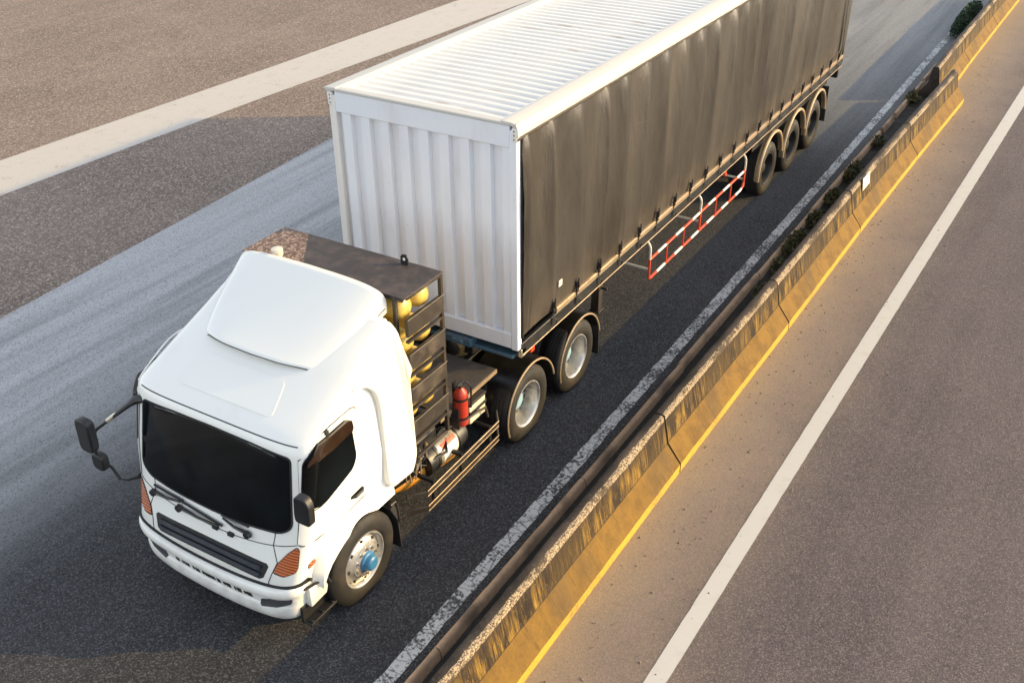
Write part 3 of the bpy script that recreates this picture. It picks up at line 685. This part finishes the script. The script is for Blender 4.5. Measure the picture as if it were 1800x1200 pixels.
# chassis, axles, wheels
b = MB()
for s in (-1, 1): b.cut(); b.box(-.55, 5.35, s * .43 - .045, s * .43 + .045, .76, 1.03)
for x in (.3, 1.5, 2.5, 3.85, 5.2): b.box(x - .06, x + .06, -.385, .385, .80, .98)
CH = obj('chassis_frame', b, 'chassis', T, .008)
b = MB()
for x in (0, 3.213, 4.492): b.cut(); b.tube([(x, -1.0, .5), (x, -.3, .5), (x, 0, .48), (x, .3, .5), (x, 1.0, .5)], [.075, .075, .2 if x > 1 else .09, .075, .075], 12)
obj('axle', b, 'chassis', CH)
b = MB(); b.lathe([(0, 1.24), (.5, 1.24), (.52, 1.2), (.5, 1.12), (0, 1.12)], (3.75, 0, 0), 32, axis='z'); b.box(3.3, 4.2, -.42, .42, 1.035, 1.12); obj('fifth_wheel', b, 'chassis', CH, .01)
for s in (-1, 1):
    wheel(T, 0, s * 1.177, s, .5065, 'front', False)
    for x in (3.213, 4.492): wheel(T, x, s * 1.215, s, .5065, 'drive', True)
    fender(T, 3.30, s * 1.20, s, .585, .62, 12, 200, .47, .022)
    fender(T, 4.60, s * 1.20, s, .575, .62, 10, 195, .47, .022)
    m = MB(); m.box(5.14, 5.155, min(s * 1.2, s * .6), max(s * 1.2, s * .6), .18, .62); obj('mud_flap', m, 'flap', T, .003)
    # inner arch and flap behind the front wheel
    fa = fender(T, .0, s * 1.04, s, .585, .35, 28, 165, .50, .03, ('fenderb', 'fenderb'))
    m = MB(); m.prism([(.47, .80), (.56, .84), (.60, .60), (.62, .18), (.60, .18), (.575, .58)], lambda x, z, s=s: (x, s * 1.15, z), lambda x, z, s=s: (x, s * .80, z)); obj('mud_flap', m, 'flap', T, .006)
    m = MB(); m.tube([(.47, s * 1.15, .865), (.55, s * 1.15, .86), (.585, s * 1.15, .75), (.60, s * 1.15, .55)], .02, 8, flat=.6); obj('flap_rim', m, 'brownsteel', T)
# catwalk deck behind the cab
b = MB(); b.box(1.62, 2.20, -1.0, .95, 1.15, 1.185); b.cut(); b.box(2.207, 2.80, -1.0, .95, 1.15, 1.185); DK = obj('deck_plate', b, 'deck', T, .005)
m = MB(); m.box(1.62, 2.8, -1.013, -1.001, 1.13, 1.183); obj('deck_edge', m, 'bar', DK)
m = MB(); m.box(1.66, 2.74, .45, .94, 1.19, 1.95); obj('sun_blocker_box', m, 'chassis', T, .02)  # unseen box added to block sun through the gap before the trailer
for s in (-1, 1):
    # side under-run rails of the tractor
    g_ = MB()
    for z in (.63, .425):
        P = [(.86, s * 1.06, z), (1.04, s * 1.2, z), (2.50, s * 1.2, z + .02), (2.60, s * 1.12, z + .09)]
        g_.cut()
        for (p0, p1) in zip(P, P[1:]):
            d = Vector(p1) - Vector(p0); nx = Vector((-d.y, d.x, 0)).normalized() * .012
            v = []
            for p in (p0, p1):
                p = Vector(p); v += [p - nx + Vector((0, 0, -.035)), p + nx + Vector((0, 0, -.035)), p + nx + Vector((0, 0, .035)), p - nx + Vector((0, 0, .035))]
            g_.add(v, [(0, 1, 2, 3), (4, 7, 6, 5), (0, 4, 5, 1), (1, 5, 6, 2), (2, 6, 7, 3), (3, 7, 4, 0)])
    o = obj('under_run_rail', g_, 'brownsteel', T, .006)
    m = MB()
    for z in (.668, .463): m.cut(); m.tube([(1.04, s * 1.213, z), (2.5, s * 1.213, z + .02)], .0065, 6); m.cut(); m.tube([(1.04, s * 1.213, z - .07), (2.5, s * 1.213, z - .05)], .0045, 6)
    obj('rail_edge', m, 'bar', o)
    m = MB()
    for x in (1.2, 1.75, 2.35): m.cut(); m.box(x - .02, x + .02, min(s * 1.19, s * 1.16), max(s * 1.19, s * 1.16), .40, .70); m.box(x - .02, x + .02, min(s * 1.16, s * .5), max(s * 1.16, s * .5), .66, .70)
    obj('rail_bracket', m, 'chassis', o)
# air tank with label, straps and orange shell below it
b = MB(); b.lathe([(0, -.36), (.10, -.345), (.16, -.30), (.175, -.22), (.175, .22), (.16, .30), (.10, .345), (0, .36)], (1.72, -.88, .69), 28, axis='x'); TK = obj('fuel_tank', b, 'silver', T)
m = MB()
for x in (1.52, 1.93): m.cut(); m.lathe([(.18, -.02), (.186, -.02), (.186, .02), (.18, .02)], (x, -.88, .69), 28, axis='x')
m.cut(); m.lathe([(.02, -.06), (.177, -.06), (.181, 0), (.177, .1), (.02, .1)], (1.42, -.88, .69), 28, axis='x'); m.cut(); m.lathe([(.02, -.12), (.178, -.12), (.182, 0), (.17, .08), (.02, .1)], (2.01, -.88, .69), 28, axis='x')
obj('tank_strap', m, 'black', TK)
m = MB(); m.lathe([(.1765, -.14), (.1785, -.14), (.1785, .14), (.1765, .14)], (1.74, -.88, .69), 16, axis='x', a0=R(135), a1=R(205)); obj('tank_label', m, 'labelw', TK)
m = MB(); m.lathe([(.179, -.135), (.1805, -.135), (.1805, .135), (.179, .135)], (1.74, -.88, .69), 8, axis='x', a0=R(128), a1=R(147)); obj('label_band', m, 'redp', TK)
m = MB()
m.grid(lambda x, a: (x, -.80 - interp([(.86, .04), (1.1, .13), (1.9, .22), (2.15, .17)], x) * math.cos(a), .60 + interp([(.86, .02), (1.1, .13), (1.9, .23), (2.15, .16)], x) * math.sin(a)), lin(.86, 2.15, 24), [R(a) for a in lin(-115, 25, 14)])
obj('orange_tank_shell', m, 'orange', T, solid=.012)
# pipes and hoses in the engine bay behind the cab
m = MB()
for k in range(14):
    m.cut(); x = random.uniform(1.0, 1.6); y = random.uniform(-1.05, -.6); z = random.uniform(.75, 1.1)
    m.tube([(x, y, z), (x + random.uniform(.1, .25), y + random.uniform(-.08, .08), z + random.uniform(-.1, .15)), (x + random.uniform(.2, .5), y + random.uniform(-.1, .15), z + random.uniform(-.15, .2))], random.choice([.012, .018, .025]), 6)
obj('hose', m, 'black', T)
m = MB()
for k in range(7): 
    m.cut(); x = random.uniform(1.0, 1.5); m.tube([(x, random.uniform(-1.03, -.85), .70), (x + .02, random.uniform(-1.03, -.85), random.uniform(.85, 1.05))], .009, 6)
    m.lathe([(.022, 0), (.022, .04), (0, .045)], (x + .05, random.uniform(-1.0, -.8), random.uniform(.75, .95)), 8, axis='z')
obj('brass_fitting', m, 'bar', T)
m = MB(); m.box(1.0, 1.62, -.95, .28, .72, 1.08); m.box(.98, 1.64, .3, .96, .70, 1.44); obj('engine_cover_sun_block', m, 'chassis', T, .03)  # taller far-side box added to block sun passing under the rack
# extinguisher
E_ = MB(); E_.lathe([(0, .0), (.06, .0), (.078, .02), (.08, .06), (.08, .40), (.07, .45), (.04, .485), (.03, .50), (0, .50)], (1.93, -1.075, .95), 24, axis='z'); EX = obj('fire_extinguisher', E_, 'red', T)
m = MB(); m.box(1.90, 1.97, -1.10, -1.05, 1.45, 1.49); m.tube([(1.93, -1.075, 1.48), (1.99, -1.12, 1.5), (2.05, -1.14, 1.40), (2.02, -1.15, 1.15)], .012, 6); m.box(1.86, 1.99, -1.09, -1.06, 1.485, 1.51)
obj('extinguisher_valve', m, 'black', EX, .004)
m = MB()
for z in (1.05, 1.30): m.lathe([(.081, 0), (.086, 0), (.086, .03), (.081, .03)], (1.93, -1.075, z), 20, axis='z')
m.box(1.84, 1.86, -1.10, -1.0, .93, 1.2); m.box(1.9, 1.96, -1.0, -.985, .95, 1.5); obj('extinguisher_bracket', m, 'chassis', EX)
# battery case
m = MB(); m.box(2.09, 2.42, -1.085, -.72, .84, 1.10); BT = obj('battery_case', m, 'cream', T, .012)
m = MB(); m.box(2.08, 2.43, -1.095, -.71, .965, 1.01); m.cut(); m.box(2.08, 2.43, -1.095, -.71, 1.085, 1.12); obj('battery_band', m, 'chassis', BT, .006)
m = MB(); m.tube([(2.02, -1.1, .98), (2.15, -1.14, 1.0), (2.32, -1.15, .97), (2.38, -1.14, .80)], .016, 8); obj('battery_cable', m, 'brownsteel', BT)

# gas cylinder rack behind the cab
b = MB(); y0, y1 = -1.12, .92
for x in (.99, 1.59):
    for y in ((y0, y1) if x > 1 else (y0 + .12, y1 - .12)): b.box(x - .02, x + .02, y - .02, y + .02, 1.10, 3.035)
for z in (1.10, 3.02):
    for y in (y0, y1): b.box(1.01, 1.57, y - .018, y + .018, z - .018, z + .018)
for x in (.99, 1.59):
    for z in (1.3, 2.05, 3.0): b.box(x - .015, x + .015, y0 + .02, y1 - .02, z - .015, z + .015)
RK = obj('cylinder_rack', b, 'brownsteel', T, .004)
m = MB(); m.box(.955, 1.615, -1.145, .94, 3.037, 3.05); obj('rack_top_sheet', m, 'racktop', RK, .003)
lv = (2.83, 2.43, 2.03, 1.63)
for z in lv:
    for y in (y0 - .004, y1 + .004):
        m = MB(); m.box(.985, 1.60, y - .02, y + .02, z - .23, z - .035); obj('rack_slat', m, 'brownsteel', RK, .004)
        m = MB(); m.tube([(.98, y - .022 if y < 0 else y + .022, z - .035), (1.61, y - .022 if y < 0 else y + .022, z - .035)], .006, 6); m.box(.985, 1.6, y - .02, y + .02, z - .30, z - .275); obj('rack_bar', m, 'brownsteel', RK)
for (x, y) in ((1.55, -.72),):
    m = MB(); m.prism(roundpoly([(-.045, 0), (.045, 0), (.045, .11), (-.045, .11)], [0, 0, .045, .045]), lambda a, z, x=x, y=y: (x - .008, y + a, 3.049 + z), lambda a, z, x=x, y=y: (x + .008, y + a, 3.049 + z)); obj('lifting_lug', m, 'black', RK)
    m = MB(); m.lathe([(0, -.0095), (.017, -.0095), (.017, .0095), (0, .0095)], (x, y, 3.11), 10, axis='x'); obj('lug_eye', m, 'labelw', RK)
for z in lv:
    for x in (1.14, 1.44):
        m = MB(); m.lathe([(0, 0), (.045, .004), (.09, .022), (.12, .055), (.13, .10), (.13, 1.70), (.12, 1.75), (.09, 1.78), (0, 1.80)], (x, -1.04, z - .01), 28); obj('gas_cylinder', m, 'yellow', T)
m = MB(); m.lathe([(0, 0), (.045, .01), (.06, .04), (.06, .10), (0, .11)], (1.02, .50, 3.05), 14, axis='z'); obj('beacon', m, 'whitetube', T)

# ---------------------------------------------------------------- semi-trailer
X0, X1, ZB, ZT, Wd = 2.89, 16.37, 1.46, 4.205, 1.25
TR = thing('semi_trailer', 'long box semi-trailer with white corrugated front and roof and dark grey side curtains', 'trailer', (0, 0, 0))
# front wall: corrugated panel in a frame
def corr(t, per=.268, d=.055):
    f = (t / per) % 1.0
    if f < .45: return 0
    if f < .50: return (f - .45) / .05 * d
    if f < .95: return d
    return d - (f - .95) / .05 * d
ys = sorted({-1.16, 1.16} | {round(v, 5) for k in range(11) for f in (0, .22, .4499, .50, .72, .95) for v in [-1.18 + .268 * (k + f)] if -1.16 < v < 1.16})
b = MB(); b.grid(lambda y, z: (X0 + .012 + corr(y + 1.16 + .02), y, z), ys, [1.66, 2.4, 3.2, 3.925]); FW = obj('front_wall', b, 'boxw', TR, ang=25)
m = MB(); m.box(X0, X0 + .07, -1.16, 1.16, 3.925, 4.165); m.cut(); m.box(X0 - .004, X0 + .07, -1.16, 1.16, 1.465, 1.66); obj('wall_beam', m, 'boxw', FW, .008)
for s in (-1, 1):
    m = MB(); a, c = (s * Wd, s * 1.16) if s < 0 else (s * 1.16, s * Wd); m.box(X0 - .006, X0 + .09, a, c, 1.45, 4.12); obj('corner_post', m, 'boxp' if s > 0 else 'boxw', FW, .012)
    m = MB(); m.box(X0 - .012, X0 + .10, s * 1.165 - .06 if s < 0 else 1.10, -1.10 if s < 0 else s * 1.165 + .06, 3.97, 4.15); 
    c_ = MB(); c_.box(X0 - .013, X0 + .05, min(s * 1.256, s * 1.19), max(s * 1.256, s * 1.19), 4.0, 4.15); cc = obj('corner_bracket', c_, 'boxp', FW, .01)
    h = MB()
    for z in (4.03, 4.075, 4.12): h.cut(); h.lathe([(0, -.001), (.009, -.001), (.009, .004)], (X0 - .013, s * 1.222, z), 8, axis='x')
    obj('bracket_hole', h, 'gap', cc)
# roof: cross-wise corrugation
xs = lin(X0, X1, int((X1 - X0) / .0206)); per = .165
b = MB(); b.grid(lambda x, y: (x, y, -.004 - .022 * (.5 - .5 * math.tanh(2.2 * math.sin(2 * math.pi * x / per))) * (1 if abs(y) < 1.0 else 0) - .012 * (y / 1.25) ** 2), xs, [-1.08, -1.02, -.985, -.5, 0, .5, .985, 1.02, 1.12])
RF = obj('roof', b, 'roof', TR, ang=40); RF.location.z = 4.205
m = MB(); m.box(X0 - .012, X0 + .08, -1.25, 1.29, -.04, -.006); obj('roof_front_edge', m, 'railw', RF, .01)
for s in (-1, 1):
    pr = [(1.05, -.01), (1.07, .006), (1.20, .002), (1.245, -.02), (1.265, -.06), (1.268, -.15), (1.25, -.16), (1.2, -.16), (1.2, -.04), (1.06, -.03)]
    if s > 0: pr = [(1.12, -.01), (1.14, .004), (1.28, -.004), (1.305, -.012), (1.305, -.022), (1.27, -.03), (1.26, -.13), (1.2, -.14), (1.2, -.04), (1.12, -.03)]
    m = MB(); m.prism(pr, lambda y, z, s=s: (X0 - .01, s * y, z), lambda y, z, s=s: (X1, s * y, z)); obj('roof_rail', m, 'railw', RF, .006)
    m = MB(); m.box(X0 - .004, X1, min(s * 1.262, s * 1.21), max(s * 1.262, s * 1.21), -.195, -.162); obj('curtain_track', m, 'brownsteel', RF, .006)
# side curtains
def curt(s):
    xs = lin(X0 + .07, X1 - .06, 520); zs = lin(1.60, 4.03, 28); b = MB()
    def fn(x, z):
        t = (z - 1.6) / 2.43; env = math.sin(math.pi * min(1, max(0, t))) ** .5
        pn = x / .63 + .06 * noise.noise((x * .7, z * .5, s)); fr = pn - math.floor(pn); rnd = noise.noise((math.floor(pn) * 7.13, 1.7, s * 2.0))
        pan = (.032 + .04 * rnd) * (fr if fr < .9 else (1 - fr) * 9) * (.35 + .65 * t)
        ph = x * 2 * math.pi / .61 + .8 * noise.noise((x * .9, z * .25, s * 3.1)) * 2
        amp = (.022 + .05 * t ** 2) * (.6 + .8 * abs(noise.noise((x * .8, 3.3, s)))) + .03 * max(0, noise.noise((x * .45, z * .3, 7.7 + s)) + .35)
        d = amp * (1 - abs(math.sin(ph / 2))) * 1.6 + .028 * env * (noise.noise((x * .35, z * .35, 2)) + .3)
        dx = x - X0                          # diagonal creases near the front corner
        cr = math.exp(-dx * .42) * (.022 * abs(noise.noise((dx * 1.6 + z * 1.1, (z - dx) * .35, 5))) + .02 * abs(noise.noise((dx * 5 - z * 3.2, z * .5, 9))))
        return (x, s * (1.232 + (d + cr + pan) * (.25 + .75 * env)), z)
    b.grid(fn, xs, zs); c = obj('side_curtain', b, 'curtain', TR, ang=180, recalc=True)
    if s > 0: tag(c, None)
    # hem, bottom side rail, buckles
    m = MB(); m.box(X0 + .07, X1 - .02, min(s * 1.262, s * 1.20), max(s * 1.262, s * 1.20), 1.36, 1.52); sr = obj('side_rail', m, 'chassis', TR, .012)
    m = MB(); m.box(X0 + .9, X1 - .05, min(s * 1.275, s * 1.264), max(s * 1.275, s * 1.264), 1.545, 1.592); m.box(X0 + .9, X1 - .05, min(s * 1.268, s * 1.2), max(s * 1.268, s * 1.2), 1.523, 1.60); obj('rail_lip', m, 'bar', sr, .006)
    m = MB(); m.tube([(X0 + .08, s * 1.266, 1.362), (X1 - .03, s * 1.266, 1.362)], .007, 6); obj('rail_edge', m, 'bar', sr)
    x = 3.68; i = 0
    while x < X1 - .1:
        m = MB(); m.box(x - .022, x + .022, min(s * 1.30, s * 1.272), max(s * 1.30, s * 1.272), 1.60, 1.74); m.box(x - .035, x + .035, min(s * 1.305, s * 1.268), max(s * 1.305, s * 1.268), 1.64, 1.66)
        m.box(x - .014, x + .014, min(s * 1.285, s * 1.278), max(s * 1.285, s * 1.278), 1.42, 1.60); m.box(x - .012, x + .012, min(s * 1.315, s * 1.30), max(s * 1.315, s * 1.30), 1.66, 1.80)
        m.tube([(x + .015, s * 1.285, 1.50), (x + .07, s * 1.30, 1.46), (x + .05, s * 1.29, 1.40)], .008, 5)
        obj('curtain_buckle', m, 'black', c, .004); x += .61; i += 1
        if x > 13: x += .0
    m = MB(); m.tube([(X0 + .085, s * 1.258, 1.6), (X0 + .085, s * 1.258, 4.02)], .018, 8); obj('curtain_pole', m, 'chassis', c)
    m = MB(); m.grid(lambda x, z: (x + .03 * math.sin(z * 4) + .05 * noise.noise((z, 1, 1)), s * (1.30 + .01 * noise.noise((z * 3, 0, 0))), z), [15.93, 16.0, 16.07], lin(1.75, 4.0, 20)); obj('rear_dark_band', m, 'chassis', c, solid=.004)  # wavy dark band over the rear end of the curtain
    m = MB(); m.box(X1 - .08, X1 + .03, min(s * 1.262, s * 1.16), max(s * 1.262, s * 1.16), 1.42, 4.05); obj('rear_post', m, 'brownsteel', TR, .012)
    return c
curt(-1); curt(1)
m = MB(); m.box(3.83, 3.91, -1.272, -1.263, 1.87, 1.95); st = obj('curtain_sticker', m, 'labelw', TR)
m = MB()
for z in (1.89, 1.91, 1.93): m.cut(); m.box(3.84, 3.90, -1.2735, -1.2725, z - .004, z + .004)
obj('sticker_line', m, 'grey', st)
# rear doors
m = MB(); m.box(X1 - .03, X1, -1.16, 1.16, 1.47, 4.1); RD = obj('rear_door', m, 'boxw', TR, .01)
m = MB()
for y in (-.7, -.25, .25, .7): m.cut(); m.tube([(X1 + .02, y, 1.5), (X1 + .02, y, 4.05)], .017, 8)
obj('lock_rod', m, 'bar', RD)
# underframe
b = MB()
for s in (-1, 1): b.box(3.0, X1 - .1, s * .48 - .06, s * .48 + .06, 1.12, 1.40)
for x in lin(3.1, 16.1, 22): b.box(x - .03, x + .03, -1.19, 1.19, 1.36, 1.44)
b.box(X0 + .02, X1, -1.19, 1.19, 1.445, 1.475)
UF = obj('underframe', b, 'chassis', TR, .008)
m = MB(); m.box(X0 + .01, 3.25, -1.17, 1.17, 1.31, 1.355); m.box(X0 - .05, X0 + .10, -.62, -.20, 1.33, 1.435); m.box(X0 - .09, X0 + .0, -.52, -.36, 1.36, 1.42); m.box(X0 - .05, X0 + .06, .1, .3, 1.34, 1.43); obj('front_bolster', m, 'blueplate', UF, .01)
m = MB(); m.box(X0 + .06, X0 + .17, -1.262, -1.215, 1.33, 1.44); obj('corner_shoe', m, 'silver', UF, .008)
b = MB()
for i in range(3):
    x = 12.106 + 1.398 * i; b.cut(); b.tube([(x, -1.0, .5), (x, 1.0, .5)], .07, 12); 
    for s in (-1, 1): b.box(x - .45, x + .45, s * .48 - .04, s * .48 + .04, .62, .72); b.box(x - .06, x + .06, s * .48 - .06, s * .48 + .06, .45, .62)
obj('axle', b, 'chassis', UF)
for s in (-1, 1):
    for i in range(3):
        x = 12.106 + 1.398 * i; wheel(TR, x, s * 1.215, s, .5065, 'trailer', True)
        fender(TR, x + .0, s * 1.235, s, .66, .07, 8, 188, .56, .055, ('fender', 'fender'))
    m = MB(); m.box(11.3, 15.9, min(s * 1.12, s * 1.10), max(s * 1.12, s * 1.10), 1.06, 1.36); sk = obj('axle_skirt', m, 'chassis', TR, .01)
    h = MB()
    for xx in (11.3, 11.42, 12.72, 12.80, 12.9, 12.98, 14.12, 14.2, 14.3, 14.38):
        h.cut()
        h.lathe([(0, -.004), (.016, -.004), (.016, .004)], (xx, s * 1.123, 1.22), 8, sgn=-s)
    obj('skirt_rivet', h, 'labelw', sk)
    m = MB(); m.box(15.62, 15.635, min(s * 1.25, s * .75), max(s * 1.25, s * .75), .35, 1.1); obj('mud_flap', m, 'flap', TR, .003)
    # landing leg
    m = MB(); m.box(5.55, 5.67, min(s * .98, s * .86), max(s * .98, s * .86), .60, 1.36); m.box(5.53, 5.69, min(s * 1.0, s * .84), max(s * 1.0, s * .84), .57, .60); m.tube([(5.61, s * .98, .95), (5.61, s * 1.08, .95)], .02, 8); obj('landing_leg', m, 'brownsteel', TR, .006)
    # red and white side guard
    yg = s * 1.2
    m = MB(); rails = [[(6.765, yg, .94), (10.765, yg, .93)], [(6.765, yg, .64), (6.80, yg, .615), (10.62, yg, .605), (10.73, yg, .64), (10.765, yg, .72)]]
    for P in rails: m.cut(); m.tube(P, .021, 8)
    SG = obj('side_guard', m, 'stripe', TR)
    m = MB()
    for x, r_ in ((6.765, .02), (7.4, .014), (8.05, .014), (8.72, .02), (9.42, .014), (10.1, .014), (10.765, .02)): m.cut(); m.tube([(x, yg, .62), (x, yg, .94)], r_, 8)
    obj('guard_upright', m, 'redp', SG)
    m = MB()
    for x in (6.765, 8.72, 10.765):
        m.cut(); m.tube([(x, yg, .94), (x, yg, 1.10)] + [(x, yg - s * .14 * (1 - math.cos(R(a))), 1.10 + .14 * math.sin(R(a))) for a in (15, 30, 45, 60, 75, 90)] + [(x, s * .55, 1.245)], .021, 8)
        m.tube([(x + .05, s * 1.19, .745), (x + .05, s * .5, .76)], .02, 8); m.tube([(x + .05, s * .55, .74), (x + .05, s * .55, 1.2)], .02, 8)
    obj('guard_bracket', m, 'whitetube', SG)
    m = MB(); m.lathe([(0, 0), (.04, .005), (.05, .02), (.05, .05), (0, .05)], (10.3, s * 1.03, .99), 14, sgn=-s); obj('marker_lamp', m, 'redlamp', TR)
    m = MB(); m.box(3.23, 3.33, min(s * 1.23, s * 1.17), max(s * 1.23, s * 1.17), 1.23, 1.32); obj('marker_lamp', m, 'redlamp', TR, .018)
    m = MB(); m.box(X1 - .02, X1 + .06, min(s * 1.2, s * 1.04), max(s * 1.2, s * 1.04), 1.14, 1.24); obj('tail_lamp', m, 'redlamp', TR, .015)
    m = MB(); m.box(X1 - .1, X1 + .01, min(s * 1.22, s * 1.0), max(s * 1.22, s * 1.0), 1.10, 1.42); obj('lamp_bracket', m, 'chassis', TR, .008)
